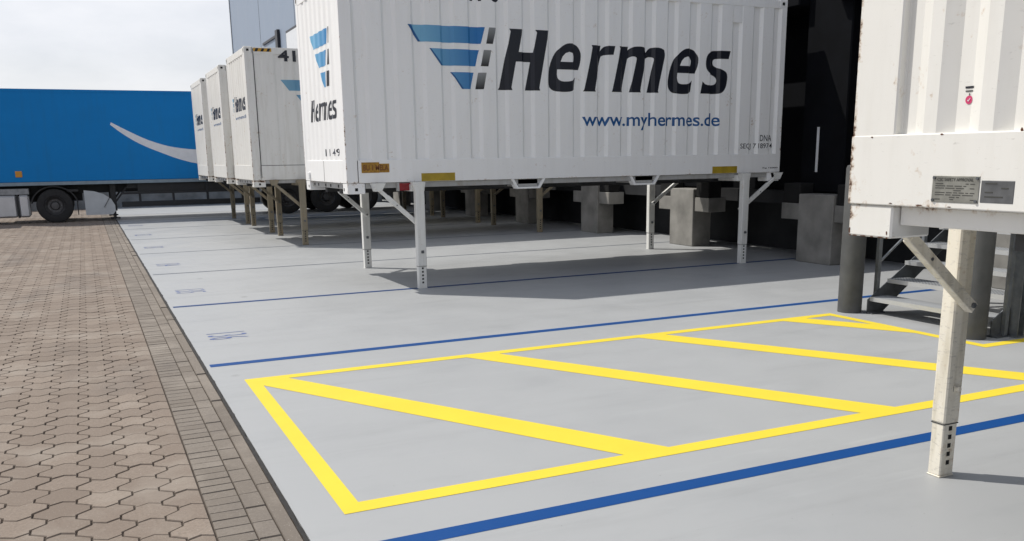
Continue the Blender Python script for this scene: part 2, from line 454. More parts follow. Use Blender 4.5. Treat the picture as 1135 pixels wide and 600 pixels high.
tag(tinted('kerb', ks, M['border_stone'], top=.004, ch=.008), kind='structure')
# ragged bitumen seam between kerb and apron
V = []; F = []
rnd = random.Random(11); n = 0; y = -1.0; w = 0
while y < 46:
    w = .88 * w + rnd.gauss(0, .0028); wl = rnd.gauss(0, .0015)
    V += [(.783 + wl, y, .0035), (KX + .008 + w, y, .0035)]
    if n: F.append((2 * n - 2, 2 * n - 1, 2 * n + 1, 2 * n))
    n += 1; y += .05
me = bpy.data.meshes.new('bitumen_joint'); me.from_pydata(V, [], F); tag(link('bitumen_joint', me, M['seam']), kind='structure')

# ------------------------------------------------------------------ painted markings
MZ = .0016
def line(name, x0, x1, y, w, mat): return sheet(name, x0, x1, y - w / 2, y + w / 2, MZ, mat)
line('bay_line', KX + .05, 11.0, 3.871, .125, M['blue_paint'])
line('bay_line', KX + .05, 11.0, Y0, .115, M['blue_paint'])
line('bay_line', KX + .05, 11.0, Y0 + BP, .105, M['blue_faint'])
for k in range(2, 8): line('bay_line', KX + .05, 11.0, Y0 + k * BP, .07, M['joint_grey'])
line('bay_line', KX + .05, 11.0, 3.871 - BP, .12, M['blue_paint'])

mb = MB(); YN0, YN1, YF0, YF1, XL, XR = 4.335, 4.470, 7.475, 7.595, 1.045, 7.44
def quad(p): mb.add([(x, y_, MZ + .0005) for x, y_ in p], [tuple(range(len(p)))])
def clip_hatch(x_top):
    """one diagonal band, clipped to the frame"""
    k = .59; w = .33; yt, yb_ = YF0, YN1
    p = [(x_top, yt), (x_top + w, yt), (x_top + w + k * (yt - yb_), yb_), (x_top + k * (yt - yb_), yb_)]
    out = []
    for lim, sgn in ((XL + .11, 1), (XR, -1)):
        out = []
        for i in range(len(p)):
            a, b_ = p[i], p[(i + 1) % len(p)]
            ia, ib = sgn * (a[0] - lim) >= 0, sgn * (b_[0] - lim) >= 0
            if ia: out.append(a)
            if ia != ib:
                t = (lim - a[0]) / (b_[0] - a[0]); out.append((lim, a[1] + t * (b_[1] - a[1])))
        p = out
    return p
quad([(XL, YN0), (11, YN0), (11, YN1), (XL, YN1)]); quad([(XL, YF0), (XR + .11, YF0), (XR + .11, YF1), (XL, YF1)])
quad([(XL, YN1), (XL + .11, YN1), (XL + .11, YF0), (XL, YF0)])
quad([(XR, 5.63), (XR + .11, 5.63), (XR + .11, YF0), (XR, YF0)]); quad([(XR, 5.52), (10.9, 5.52), (10.9, 5.63), (XR, 5.63)])
for xt in (1.06, 3.02, 4.89, 6.76): quad(clip_hatch(xt))
tag(mb.build('hatched_marking', M['yellow_paint'], fix=False), kind='structure')
for i, num in enumerate(('136', '135', '134', '133', '132', '131')):
    me = text_mesh(num, width=.36, height=.40, bold=-.008, spacing=1.12)
    for v_ in me.vertices:
        x, y_ = v_.co.x, v_.co.y
        v_.co = (1.0 + y_, 9.86 + i * BP - x, MZ + .0005)
    tag(link('bay_number', me, M['number_paint']), kind='structure')

# ------------------------------------------------------------------ swap bodies
CX, CL, CW = 3.20, 7.45, 2.50
HW = CW / 2
SP = .413
def side_profile(depth):
    """(x, inset) pairs along the long side, inset measured inwards"""
    p = [(.17, 0), (.212, depth)]; x = .315
    while True:
        if x + .05 > CL - .16: break
        p += [(x, depth), (x + .05, 0)]
        if x + .302 > CL - .14: break
        p += [(x + .260, 0), (x + .302, depth)]; x += SP
    if p[-1][1] > 0: p += [(CL - .15, depth), (CL - .11, 0)]
    else: p += [(CL - .11, 0)]
    return p
def end_profile(depth, ty, pitch):
    n = int((CW - 2 * .17) / pitch); s0 = -n * pitch / 2 + ty
    p = [(-HW + .10, 0)]
    for i in range(n):
        a = s0 + i * pitch
        p += [(a + .02, 0), (a + .02 + .27 * pitch, depth), (a + .02 + .52 * pitch, depth), (a + .02 + .76 * pitch, 0)]
    p.append((HW - .10, 0)); return p
def interp(p):
    def f(x):
        if x <= p[0][0]: return p[0][1]
        for (a, da), (b_, db) in zip(p, p[1:]):
            if x <= b_: return da + (db - da) * (x - a) / max(1e-9, b_ - a)
        return p[-1][1]
    return f

H_ = [(5.645,3.56),(5.858,3.56),(5.790,3.25),(6.022,3.25),(6.085,3.525),(6.055,3.56),(6.275,3.56),(6.115,2.765),(6.128,2.727),(5.898,2.727),(5.985,3.12),(5.745,3.12),(5.668,2.765),(5.683,2.727),(5.468,2.727),(5.492,2.765),(5.668,3.525)]
E_ = [(6.774,3.03),(6.805,3.11),(6.822,3.20),(6.818,3.285),(6.765,3.363),(6.70,3.393),(6.63,3.400),(6.56,3.390),(6.481,3.348),(6.40,3.275),(6.345,3.19),(6.302,3.08),(6.274,2.96),(6.266,2.87),(6.280,2.795),(6.335,2.737),(6.44,2.716),(6.55,2.714),(6.640,2.722),(6.694,2.750),(6.722,2.925),(6.685,2.885),(6.62,2.865),(6.50,2.860),(6.440,2.880),(6.416,2.935),(6.42,3.03)]
EH = [(6.465,3.137),(6.50,3.213),(6.55,3.260),(6.613,3.279),(6.67,3.263),(6.694,3.220),(6.690,3.17),(6.677,3.137)]
R_ = [(6.985,3.387),(7.155,3.387),(7.143,3.305),(7.175,3.345),(7.229,3.380),(7.290,3.387),(7.392,3.387),(7.363,3.262),(7.215,3.255),(7.160,3.235),(7.135,3.17),(7.045,2.765),(7.060,2.727),(6.848,2.727),(6.868,2.765),(7.005,3.345)]
M_ = [(7.467,3.388),(7.634,3.388),(7.625,3.335),(7.68,3.375),(7.75,3.393),(7.87,3.396),(7.93,3.375),(7.947,3.31),(8.0,3.37),(8.06,3.39),(8.20,3.39),(8.265,3.36),(8.284,3.30),(8.275,3.23),(8.165,2.765),(8.178,2.727),(7.982,2.727),(8.090,3.19),(8.088,3.235),(8.06,3.25),(7.99,3.25),(7.945,3.225),(7.93,3.17),(7.842,2.765),(7.855,2.727),(7.655,2.727),(7.773,3.20),(7.768,3.235),(7.73,3.25),(7.67,3.245),(7.625,3.215),(7.61,3.16),(7.525,2.765),(7.54,2.727),(7.335,2.727),(7.355,2.765),(7.487,3.345)]
S_ = [(9.534,3.385),(9.25,3.385),(9.15,3.368),(9.085,3.315),(9.060,3.24),(9.058,3.15),(9.085,3.085),(9.152,3.035),(9.26,2.990),(9.297,2.95),(9.292,2.90),(9.26,2.868),(9.20,2.858),(9.071,2.858),(9.004,2.912),(8.967,2.727),(9.30,2.724),(9.40,2.745),(9.462,2.825),(9.484,2.93),(9.487,3.01),(9.46,3.065),(9.38,3.10),(9.255,3.140),(9.215,3.17),(9.208,3.22),(9.235,3.255),(9.28,3.263),(9.50,3.263)]
def word():
    sh = lambda p, dx: [(x + dx, z) for x, z in p]
    L = [H_, corner_cut(E_), EH, corner_cut(R_, 40), corner_cut(M_, 40), corner_cut(sh(E_, 2.10)), sh(EH, 2.10), corner_cut(S_)]
    return [[(x - CX, z) for x, z in p] for p in L]
WINGS = [[(4.14,3.555),(5.271,3.562),(5.206,3.340),(4.303,3.340)], [(4.442,3.258),(5.184,3.258),(5.130,3.040),(4.618,3.038)], [(4.748,2.953),(5.100,2.955),(5.045,2.730),(4.917,2.730)]]
WEDGE = [[(4.14,3.555),(4.195,3.548),(4.325,3.340),(4.290,3.340)], [(4.442,3.258),(4.465,3.258),(4.640,3.038),(4.605,3.038)], [(4.748,2.953),(4.768,2.953),(4.935,2.730),(4.905,2.730)]]
BARS = [[(5.335,3.562),(5.446,3.562),(5.388,3.345),(5.288,3.345)], [(5.249,3.260),(5.364,3.260),(5.314,3.042),(5.201,3.042)], [(5.169,2.955),(5.285,2.955),(5.238,2.732),(5.122,2.732)]]
loc = lambda P: [[(x - CX, z) for x, z in p] for p in P]

M['wing'] = grad_mat('emblem_blue', 'X', .95, 1.95, (.20, .46, .64), (.012, .155, .42))
M['wing_end'] = grad_mat('emblem_blue_end', 'Y', .45, -.5, (.16, .45, .68), (.02, .22, .50))
M['wing_pale'] = grad_mat('emblem_blue_pale', 'X', .7, 1.4, (.16, .34, .46), (.06, .22, .40))
M['bars'] = grad_mat('emblem_grey', 'Z', 2.73, 3.56, (.02, .022, .024), (.06, .065, .07))
def bar_mat():
    m, nt, b = new_mat('emblem_bar_grey'); v = coord(nt); sx = N(nt, 'ShaderNodeSeparateXYZ'); nt.links.new(v, sx.inputs[0])
    t = math_(nt, 'FRACT', math_(nt, 'DIVIDE', math_(nt, 'SUBTRACT', sx.outputs['Z'], 2.728), .3045))
    nt.links.new(ramp(nt, t, [(.05, (.012, .013, .015)), (.72, (.24, .25, .25))]), b.inputs['Base Color']); b.inputs['Roughness'].default_value = .45
    return m
M['bars'] = bar_mat()

def container(name, y_near, zb, h, label, style, group, leg='white_leg', white=None, depth=.036, edepth=.042, epitch=.272, ephase=0.0, lx=(.975, 6.625), lo=.115, lw=1.0):
    yc = y_near + HW; zt = zb + h
    root = empty(name, (CX, yc, 0)); tag(root, label, 'swap body', group)
    wm = white
    RB, RT = .305, .13                    # bottom and top rail height
    sp = side_profile(depth); sf = interp(sp)
    ep = end_profile(edepth, ephase, epitch); ef = interp(ep)
    z0, z1 = zb + RB, zt - RT
    # long sides
    for sgn, nm in ((-1, 'side_panel'), (1, 'side_panel')):
        V = []; F = []
        for i, (x, dd) in enumerate(sp):
            yy = sgn * (HW - .004 - dd); V += [(x, yy, z0 - .01), (x, yy, z1 + .01)]
            if i: F.append((2 * i - 2, 2 * i, 2 * i + 1, 2 * i - 1) if sgn < 0 else (2 * i - 1, 2 * i + 1, 2 * i, 2 * i - 2))
        mb = MB(); mb.add(V, F); o = mb.build(nm, wm, root, fix=False)
        mb = MB(); mb.box(.15, CL - .10, sgn * HW, sgn * (HW - .07), zb, z0, .004); mb.build('bottom_rail', wm, root)
        mb = MB(); mb.box(.15, CL - .10, sgn * HW, sgn * (HW - .07), z1, zt, .004); mb.build('top_rail', wm, root)
        # sill ledges under and over the folds
    # end wall (front)
    V = []; F = []
    for i, (y_, dd) in enumerate(ep):
        V += [(.004 + dd, y_, z0 - .01), (.004 + dd, y_, z1 + .01)]
        if i: F.append((2 * i - 1, 2 * i + 1, 2 * i, 2 * i - 2))
    mb = MB(); mb.add(V, F); mb.build('end_panel', wm, root, fix=False)
    if style == 'near':
        mb = MB(); mb.box(-.003, .07, -HW - .002, HW + .002, zb, z0, .005); mb.build('end_rail', wm, root)
    else:
        mb = MB(); mb.box(0, .07, -HW + .148, HW - .148, zb, z0, .004); mb.build('end_rail', wm, root)
    mb = MB(); mb.box(0, .07, -HW + .148, HW - .148, z1, zt, .004); mb.build('end_rail', wm, root)
    # rear doors
    for sgn in (-1, 1):
        mb = MB(); mb.box(CL - .05, CL, sgn * .005, sgn * (HW - .15), zb + .1, zt - .1, .004); dr = mb.build('door', wm, root)
        mb = MB()
        for q in (.25, .8): mb.cyl((CL + .03, sgn * q, zb + .15), (CL + .03, sgn * q, zt - .15), .018, 10)
        mb.build('lock_rod', M['galv'], dr)
    mb = MB(); mb.box(CL - .12, CL, -HW + .15, HW - .15, zb, zb + .1); mb.box(CL - .12, CL, -HW + .15, HW - .15, zt - .1, zt); mb.build('door_frame', wm, root)
    # corner posts
    for px in (0, 1):
        for sgn in (-1, 1):
            w = .17
            mb = MB(); mb.box((0 if px == 0 else CL - .11), (w if px == 0 else CL), sgn * HW, sgn * (HW - (.24 if style == 'near' else .15)), zb + (.002 if style == 'near' else 0), zt, .006); mb.build('corner_post', wm, root)
            mb = MB()   # corner fitting with its oval holes, hanging below the rail
            fx0, fx1 = ((.006, .25) if px == 0 else (CL - .25, CL - .006)); fy = sgn * (HW - .004)
            mb.box(fx0, fx1, fy, fy - sgn * .25, zb - .145, zb - .002, .008)
            o = mb.build('corner_fitting', wm, root)
            mb = MB()
            ax = 0.0045 if px == 0 else CL - .0045
            mb.box(ax - .003, ax + .003, fy - sgn * .195, fy - sgn * .165, zb - .105, zb - .065)
            mb.box((fx0 + fx1) / 2 - .02, (fx0 + fx1) / 2 + .02, fy - .002, fy + .002, zb - .105, zb - .065)
            if style != 'near': mb.build('hole', M['hole'], o)
            mb = MB(); tx0, tx1 = ((-.004, .16) if px == 0 else (CL - .16, CL + .004))
            mb.box(tx0, tx1, sgn * (HW + .004), sgn * (HW - .15), zt - .11, zt + .012, .01); o = mb.build('corner_casting', wm, root)
            mb = MB(); mb.box(-.006 if px == 0 else CL + .001, -.001 if px == 0 else CL + .006, sgn * (HW - .05), sgn * (HW - .10), zt - .085, zt - .03)
            mb.box(tx0 + .05, tx0 + .10, sgn * (HW + .002), sgn * (HW + .0065), zt - .08, zt - .035); mb.build('hole', M['hole'], o)
    # roof
    mb = MB(); mb.box(.02, CL - .02, -HW + .02, HW - .02, zt - .03, zt - .004); mb.build('roof', wm, root)
    # underframe
    mb = MB()
    mb.box(.10, CL - .10, -HW + .08, HW - .08, zb - .004, zb + .05)
    for yy in (-.42, .42): mb.box(.12, CL - .12, yy - .06, yy + .06, zb - .16, zb - .004)
    x = .5
    while x < CL - .3: mb.box(x, x + .06, -HW + .09, HW - .09, zb - .11, zb - .004); x += .62
    mb.build('underframe', M['frame_dark'], root)
    mb = MB(); mb.box(.05, .13, -HW + .26, HW - .26, zb - .085, zb - .003, .004); mb.box(CL - .13, CL - .05, -HW + .26, HW - .26, zb - .085, zb - .003, .004)
    for sgn in (-1, 1): mb.box(.26, CL - .26, sgn * (HW - .03), sgn * (HW - .09), zb - .075, zb - .003, .004)
    mb.build('under_rail', M['frame_grey'] if style != 'near' else wm, root)
    mb = MB()
    for yy in (-.85, -.6, -.15, .15, .6, .85): mb.box(.047, .051, yy - .03, yy + .03, zb - .07, zb - .03)
    if style != 'near': mb.build('hole', M['hole'], root)
    # fork pockets
    for q in (CL / 2 - 1.0, CL / 2 + 1.03):
        mb = MB()
        for sgn in (-1, 1):
            yy0, yy1 = sgn * (HW - .002), sgn * (HW - .12)
            mb.prism([(q - .28, zb - .001), (q - .235, zb - .001), (q - .165, zb - .115), (q + .165, zb - .115), (q + .235, zb - .001), (q + .28, zb - .001), (q + .19, zb - .14), (q - .19, zb - .14)], 'y', yy0, yy1)
        mb.build('fork_pocket', wm, root)
        mb = MB(); mb.box(q - .16, q + .16, -HW + .03, HW - .03, zb - .112, zb - .006); mb.build('pocket_floor', M['frame_grey'], root)
    # legs
    lm = M[leg]
    for li, x in enumerate(lx):
        for sgn in (-1, 1):
            yl = sgn * (HW + lo)
            a_, c_ = .064 * lw, .050 * lw
            mb = MB()
            mb.box(x - a_, x + a_, yl - c_, yl + c_, .315, zb - .01, .008)          # outer tube
            mb.prism([(x - .11, zb + .0), (x + .085, zb + .0), (x + a_ - .002, zb - .13), (x - a_ + .002, zb - .13)], 'y', yl - c_ + .006, yl + c_ - .006)
            mb.box(x - .10, x + .10, yl - sgn * .045, sgn * (HW - .45), zb - .125, zb - .03)   # slide arm
            lg = mb.build('leg', lm, root)
            mb = MB(); mb.box(x - a_ + .005, x + a_ - .005, yl - c_ + .005, yl + c_ - .005, .008, .33, .006); mb.box(x - a_ + .002, x + a_ - .002, yl - c_ + .002, yl + c_ - .002, 0, .010, .003)
            it = mb.build('inner_tube', lm, lg)
            mb = MB(); mb.box(x - a_ + .002, x + a_ - .002, yl - c_ + .002, yl + c_ - .002, .3095, .3145); mb.build('tube_gap', M['frame_dark'], lg)  # flush dark band drawing the shaded gap between the tubes
            mb = MB()
            for k in range(5):
                zz = .085 + k * .05
                mb.box(x - .013, x + .013, yl - c_ + .004, yl + c_ - .004, zz - .013, zz + .013)
            mb.box(x - .014, x + .018, yl - c_ - .0012, yl + c_ + .0012, .50, .53)
            mb.build('pin_hole', M['hole'], lg)
            mb = MB(); mb.cyl((x + .008, yl - c_ - .026, .515), (x + .008, yl + c_ + .026, .515), .013, 10); mb.box(x - .012, x + .026, yl - c_ - .006, yl - c_ - .001, .495, .535)
            mb.build('locking_pin', M['galv_dark'] if style != 'near' else lm, lg)
            # brace
            yb = sgn * (HW + lo - c_ - .036)
            a = (.41, yb, zb - .075) if li == 0 else (CL - .10, yb, zb - .075)
            e = (x + .02 if li == 0 else x - .02, yb, zb - .60)
            mb = MB(); av, evv = Vector(a), Vector(e)
            mb.bar(av, evv, .040, .048, bev=.004)
            dv = (evv - av).normalized(); mid = av + (evv - av) * .22
            mb.bar(mid, evv, .050, .060, bev=.004)
            br = mb.build('brace', lm, root)
            mb = MB(); mb.cyl((e[0] - .02 * (1 if li == 0 else -1), yb - .036, e[2] + .02), (e[0] - .02 * (1 if li == 0 else -1), yb + .036, e[2] + .02), .015, 10)
            mid2 = av + (evv - av) * .45; mb.cyl(mid2 - Vector((0, .029, 0)), mid2 + Vector((0, .029, 0)), .009, 8)
            mb.build('bolt', M['galv_dark'], br)
            mb = MB(); mb.prism([(a[0] - .09, zb - .004), (a[0] + .11, zb - .004), (a[0] + .05, zb - .115), (a[0] - .05, zb - .115)], 'y', yb - .045, yb - .033)
            mb.prism([(a[0] - .09, zb - .004), (a[0] + .11, zb - .004), (a[0] + .05, zb - .115), (a[0] - .05, zb - .115)], 'y', yb + .033, yb + .045)
            mb.build('brace_bracket', lm, root)
    sbreaks = [p[0] for p in sp]; ebreaks = [-p[0] for p in ep]
    DO = .0022
    side = lambda u, v_, dd: (u, -(HW - .004 - dd) - DO, v_)
    endp = lambda u, v_, dd: (.004 + dd - DO, -u, v_)          # u grows to the right seen from outside: -y
    ef2 = lambda u: ef(-u)
    def on_side(nm, me, mat, lab=None):
        o = link(nm, conform(me, sf, sbreaks, side), mat, root)
        if lab: o['label'] = lab
        return o
    def on_end(nm, me, mat, lab=None): return link(nm, conform(me, ef2, ebreaks, endp), mat, root)
    def flat_rail(nm, txt, x0, x1, za, zc, mat, face='side', bold=0.0, off=.002, par=None):
        me = text_mesh(txt, width=x1 - x0, height=zc - za, bold=bold)
        for v_ in me.vertices:
            u, w_ = v_.co.x + x0, v_.co.y + za
            v_.co = (u, -HW - off, w_) if face == 'side' else (-off, -u, w_)
        return link(nm, me, mat, par or root)
    def move(me, x0, z0_):
        for v_ in me.vertices: v_.co = (v_.co.x + x0, v_.co.y + z0_, 0)
        return me
    def end_emblem(u0, u1, za, zc):
        W_ = [[(u0 + (x - .94) / 1.306 * (u1 - u0), za + (z - 2.728) / .834 * (zc - za)) for x, z in p] for p in loc(WINGS)]
        B_ = [[(u0 + (x - .94) / 1.306 * (u1 - u0), za + (z - 2.728) / .834 * (zc - za)) for x, z in p] for p in loc(BARS)]
        on_end('wing_emblem', flat_mesh_from_polys(W_), M['wing_end']); on_end('emblem_bars', flat_mesh_from_polys(B_), M['navy_letter'])
    def end_word(u0, u1, za, zc, fat=0.0):
        P = [[(u0 + (x - 2.268) / 4.066 * (u1 - u0), za + (z - 2.724) / .838 * (zc - za)) for x, z in p] for p in word()]
        me = flat_mesh_from_polys(P) if not fat else fat_mesh(P, fat)
        on_end('end_lettering', me, M['navy_letter'])

    if style == 'front':
        on_side('lettering', flat_mesh_from_polys(word()), M['navy_letter'])
        on_side('wing_emblem', flat_mesh_from_polys(loc(WINGS)), M['wing'])
        me = flat_mesh_from_polys(loc(WEDGE)); DO2 = DO
        o = link('emblem_edge', conform(me, sf, sbreaks, lambda u, v_, dd: (u, -(HW - .004 - dd) - .0045, v_)), M['web_blue'], root)
        on_side('emblem_bars', flat_mesh_from_polys(loc(BARS)), M['bars'])
        on_side('web_address', move(text_mesh('www.myhermes.de', width=2.53, height=.262, bold=.012), 6.836 - CX, 2.165), M['web_blue'])
        on_side('owner_code', move(text_mesh('DN/A', width=.27, height=.10, bold=.004), 10.20 - CX, 1.985), M['navy_letter'])
        on_side('serial_number', move(text_mesh('SEQJ 71897 4', width=.69, height=.105, bold=.004), 9.80 - CX, 1.845), M['navy_letter'])
        on_side('top_number', move(text_mesh('41 6', width=.52, height=.2, bold=.015), 4.98 - CX, 3.90), M['navy_letter'])
        flat_rail('maker_mark', 'Kg 16000', 10.28 - CX, 10.60 - CX, 1.535, 1.56, M['navy_letter'], bold=.03)
        # rib that stops short of the top near the rear
        k = 15; gx = .615 + SP * (k - 1)
        mb = MB(); mb.box(gx - .03, gx + .152, -HW + .006, -HW + .05, 3.822, z1); mb.build('rib_cap', wm, root)
        for x0, x1 in ((4.261, 4.765), (9.25, 9.75)):
            mb = MB(); mb.box(x0 - CX, x1 - CX, -HW - .003, -HW + .01, zb + .005, zb + .115, .002); mb.build('grapple_mark', M['yellow_mark'], root)
        mb = MB(); mb.box(3.41 - CX, 3.66 - CX, -HW - .004, -HW + .01, zb + .135, zb + .275); mb.box(3.662 - CX, 3.80 - CX, -HW - .0035, -HW + .01, zb + .138, zb + .255); pl = mb.build('warning_plate', M['amber'], root)
        flat_rail('plate_lettering', 'BU 1 MELA', 3.435 - CX, 3.785 - CX, zb + .165, zb + .24, M['amber_text'], bold=.02, off=.0055, par=pl)
        mb = MB(); mb.box(3.93 - CX, 4.10 - CX, -HW - .012, -HW + .04, zb - .115, zb - .012, .006); lp = mb.build('side_reflector', M['red'], root)
        mb = MB(); mb.box(3.90 - CX, 3.932 - CX, -HW - .008, -HW + .04, zb - .12, zb - .004); mb.build('reflector_bracket', M['frame_grey'], lp)
        end_emblem(-.42, .70, 2.79, 3.555); end_word(-.66, .86, 2.345, 2.655)
        on_end('end_number', move(text_mesh('1149', width=.80, height=.10, bold=.01), .14, 1.84), M['navy_letter'])
        mb = MB(); mb.box(-.0025, .01, -.012, .012, zb + .01, zb + .30); mb.build('centre_seam', M['frame_grey'], root)
        mb = MB(); mb.box(-.03, .0, HW - .36, HW - .28, zb + .03, zb + .13, .005); mb.build('hook', wm, root)
    elif style == 'near':
        pl = MB(); pl.box(-.006, .004, 2.690 - yc, 2.468 - yc, 1.598, 1.706, .002); pl = pl.build('approval_plate', M['plate'], root)
        def plate_txt(t, u0, u1, za, zc, bold=0, off=.0075):
            me = text_mesh(t, width=u1 - u0, height=zc - za, bold=bold)
            for v_ in me.vertices: v_.co = (-off, yc * 0 - (v_.co.x + u0), v_.co.y + za)
            return link('plate_lettering', me, M['plate_text'], pl)
        U = lambda Yw: -(Yw - yc)
        plate_txt('CSC SAFETY APPROVAL', U(2.665), U(2.495), 1.684, 1.697, .015)
        ln = MB(); rr = random.Random(5)
        for k in range(8):
            zz = 1.674 - k * .009; u = U(2.672)
            while u < U(2.49):
                l = rr.uniform(.012, .05)
                if rr.random() < .75: ln.box(-.0072, -.006, -(u), -(min(u + l, U(2.488))), zz - .0016, zz + .0016)
                u += l + .008
        ln.build('plate_rows', M['plate_text'], pl)
        rv = MB()
        for yy in (2.680, 2.478):
            for zz in (1.607, 1.697): rv.cyl((-.006, yy - yc, zz), (-.011, yy - yc, zz), .006, 10)
        rv.build('rivet', M['galv_dark'], pl)
        p2 = MB(); p2.box(-.005, .004, 2.462 - yc, 2.318 - yc, 1.603, 1.690, .002); p2 = p2.build('maker_plate', M['plate_dark'], root)
        ln = MB()
        for k, (a, b_) in enumerate(((.02, .07), (.09, .12), (.02, .055), (.02, .10))):
            zz = 1.678 - k * .017; ln.box(-.0062, -.005, 2.462 - a - yc, 2.462 - b_ - yc, zz - .0025, zz + .0025)
        ln.build('plate_rows', M['plate_text'], p2)
        # sticker with a round pink badge
        def on_end_box(nm, y0, y1, za, zc, mat, off):
            me = flat_mesh_from_polys([[(U(y0), za), (U(y1), za), (U(y1), zc), (U(y0), zc)]])
            return link(nm, conform(me, ef2, ebreaks, lambda u, v_, dd: (.004 + dd - off, -u, v_)), mat, root)
        st = flat_mesh_from_polys([[(U(2.586) + .0165 * math.cos(a * PI / 12), 2.003 + .0165 * math.sin(a * PI / 12)) for a in range(24)]])
        st = on_end('round_sticker', st, M['pink'])
        mk = flat_mesh_from_polys([[(U(2.586) - .006, 2.001), (U(2.586) - .001, 1.996), (U(2.586) + .008, 2.008), (U(2.586) + .005, 2.010), (U(2.586) - .001, 2.001), (U(2.586) - .004, 2.004)]])
        link('tick', conform(mk, ef2, ebreaks, lambda u, v_, dd: (.004 + dd - .0045, -u, v_)), M['strip'], root)
        on_end_box('sticker_line', 2.607, 2.566, 2.048, 2.056, M['navy_letter'], .0022)
        on_end_box('sticker_line', 2.605, 2.570, 2.035, 2.040, M['plate_text'], .0022)
        on_end_box('sticker_line', 2.588, 2.584, 2.020, 2.029, M['plate_text'], .0022)
        # rust that eats into the far corner and under the plates
        rr = random.Random(9); rb = MB()
        def blob(yc_, zc_, w, h_, n=14, off=.0016):
            pts = [(yc_ + w * (.6 + .4 * rr.random()) * math.cos(2 * PI * i / n), zc_ + h_ * (.55 + .45 * rr.random()) * math.sin(2 * PI * i / n)) for i in range(n)]
            rb.add([(-off, a, b_) for a, b_ in pts], [tuple(range(n))])
        blob(2.30 - yc, 1.592, .035, .012); blob(2.29 - yc, 1.872, .016, .02); blob(2.315 - yc, 1.878, .007, .012)
        blob(3.135 - yc, 1.585, .012, .010); blob(3.142 - yc, 1.76, .005, .05); blob(3.143 - yc, 1.68, .004, .07); blob(3.10 - yc, 1.580, .022, .004)
        rb.build('rust_patch', M['rust'], root)
        rb = MB()
        for yy_, ww in ((3.13, .010), (3.10, .016), (3.05, .02), (3.00, .012), (2.95, .022), (2.915, .008)): blob(yy_ - yc, 1.4295, ww, .0035, off=-.0045)
        for yy_, zz_, ww, hh in ((2.918, 1.45, .004, .012), (3.135, 1.45, .005, .02), (2.90, 1.583, .012, .003), (2.75, 1.581, .02, .003), (2.60, 1.58, .012, .0025), (3.03, 1.868, .007, .004), (2.665, 1.872, .010, .004)): blob(yy_ - yc, zz_, ww, hh, off=.0046 if zz_ > 1.5 else -.0045)
        rb.build('rust_patch', M['rust'], root)
        rb = MB(); blob(2.472 - yc, 1.588, .004, .012); blob(2.458 - yc, 1.590, .003, .010); blob(2.33 - yc, 1.60, .014, .008)
        blob(3.142 - yc, 1.60, .005, .03)
        rb.build('rust_run', M['rust_light'], root)
    elif style in ('number', 'plain'):
        end_word(-.50, .88, zb + 1.46, zb + 1.76, fat=.012)
        end_emblem(-.86, -.60, zb + 1.46, zb + 1.75)
        on_end('end_web_address', move(text_mesh('www.myhermes.de', width=1.45, height=.10, bold=.0), -.58, zb + 1.26), M['web_blue'])
        if style == 'number':
            flat_rail('number', '411', 3.875 - CX, 4.46 - CX, zt - .265, zt - .045, M['navy_letter'], bold=.03, off=.003)
            W_ = [[(x - .24, z + zb - 1.475) for x, z in p] for p in loc(WINGS)]
            on_side('wing_emblem', flat_mesh_from_polys([[(x, z - .05) for x, z in p] for p in W_]), M['wing_pale'])
            hz = MB(); hb = MB()
            hb.box(.19, .55, -HW - .003, -HW + .01, zt - .085, zt - .02)
            hb = hb.build('hazard_tape', M['hazard_yellow'], root)
            for k in range(3):
                x = .21 + k * .12; hz.prism([(x, zt - .084), (x + .055, zt - .084), (x + .085, zt - .021), (x + .03, zt - .021)], 'y', -HW - .0045, -HW - .003)
            hz.build('hazard_stripe', M['hazard_black'], hb)
            sm = MB(); sm.box(.172, .186, -HW - .0015, -HW + .02, zb + .05, zt - .03); sm.box(.186, CL - .12, -HW - .0012, -HW + .02, z0 - .012, z0 - .002); sm.build('panel_seam', M['frame_dark'], root)
    return root

G = 'swap bodies parked along the dock'
W_front = painted_steel('front_body_white', WHITE, .07, .03, edge=(1.475, 4.2, .3))
W_near = painted_steel('near_body_white', (.765, .755, .715), .10, .22, edge=(1.57, 4.3, .3))
W_num = painted_steel('numbered_body_white', (.74, .73, .69), .25, .45, edge=(1.36, 4.05, .3))
W_far = painted_steel('far_body_white', (.74, .73, .69), .25, .50, edge=(1.35, 4.05, .3))
container('swap_body', 12.05, 1.475, 2.73, 'clean white swap body with huge black lettering and a web address along its side', 'front', G, white=W_front, edepth=.014)
EPH = .06
container('swap_body', .65, 1.572, 2.73, 'cream white swap body at the frame edge with metal approval plates and a pink sticker', 'near', G, leg='near_leg', white=W_near, edepth=.036, epitch=.262, ephase=EPH, lx=(1.045, 6.625), lo=.205, lw=.92)
container('swap_body', 19.52, 1.385, 2.66, 'worn white swap body numbered 411 with hazard tape at its top corner', 'number', G, leg='old_leg', white=W_num, depth=.012, edepth=.018)
container('swap_body', 23.32, 1.375, 2.66, 'worn white swap body between the one numbered 411 and the farthest one', 'plain', G, leg='old_leg', white=W_far, edepth=.018)
container('swap_body', 27.02, 1.365, 2.66, 'worn white swap body farthest back, right beside the blue trailer', 'plain', G, leg='old_leg', white=W_far, edepth=.018)

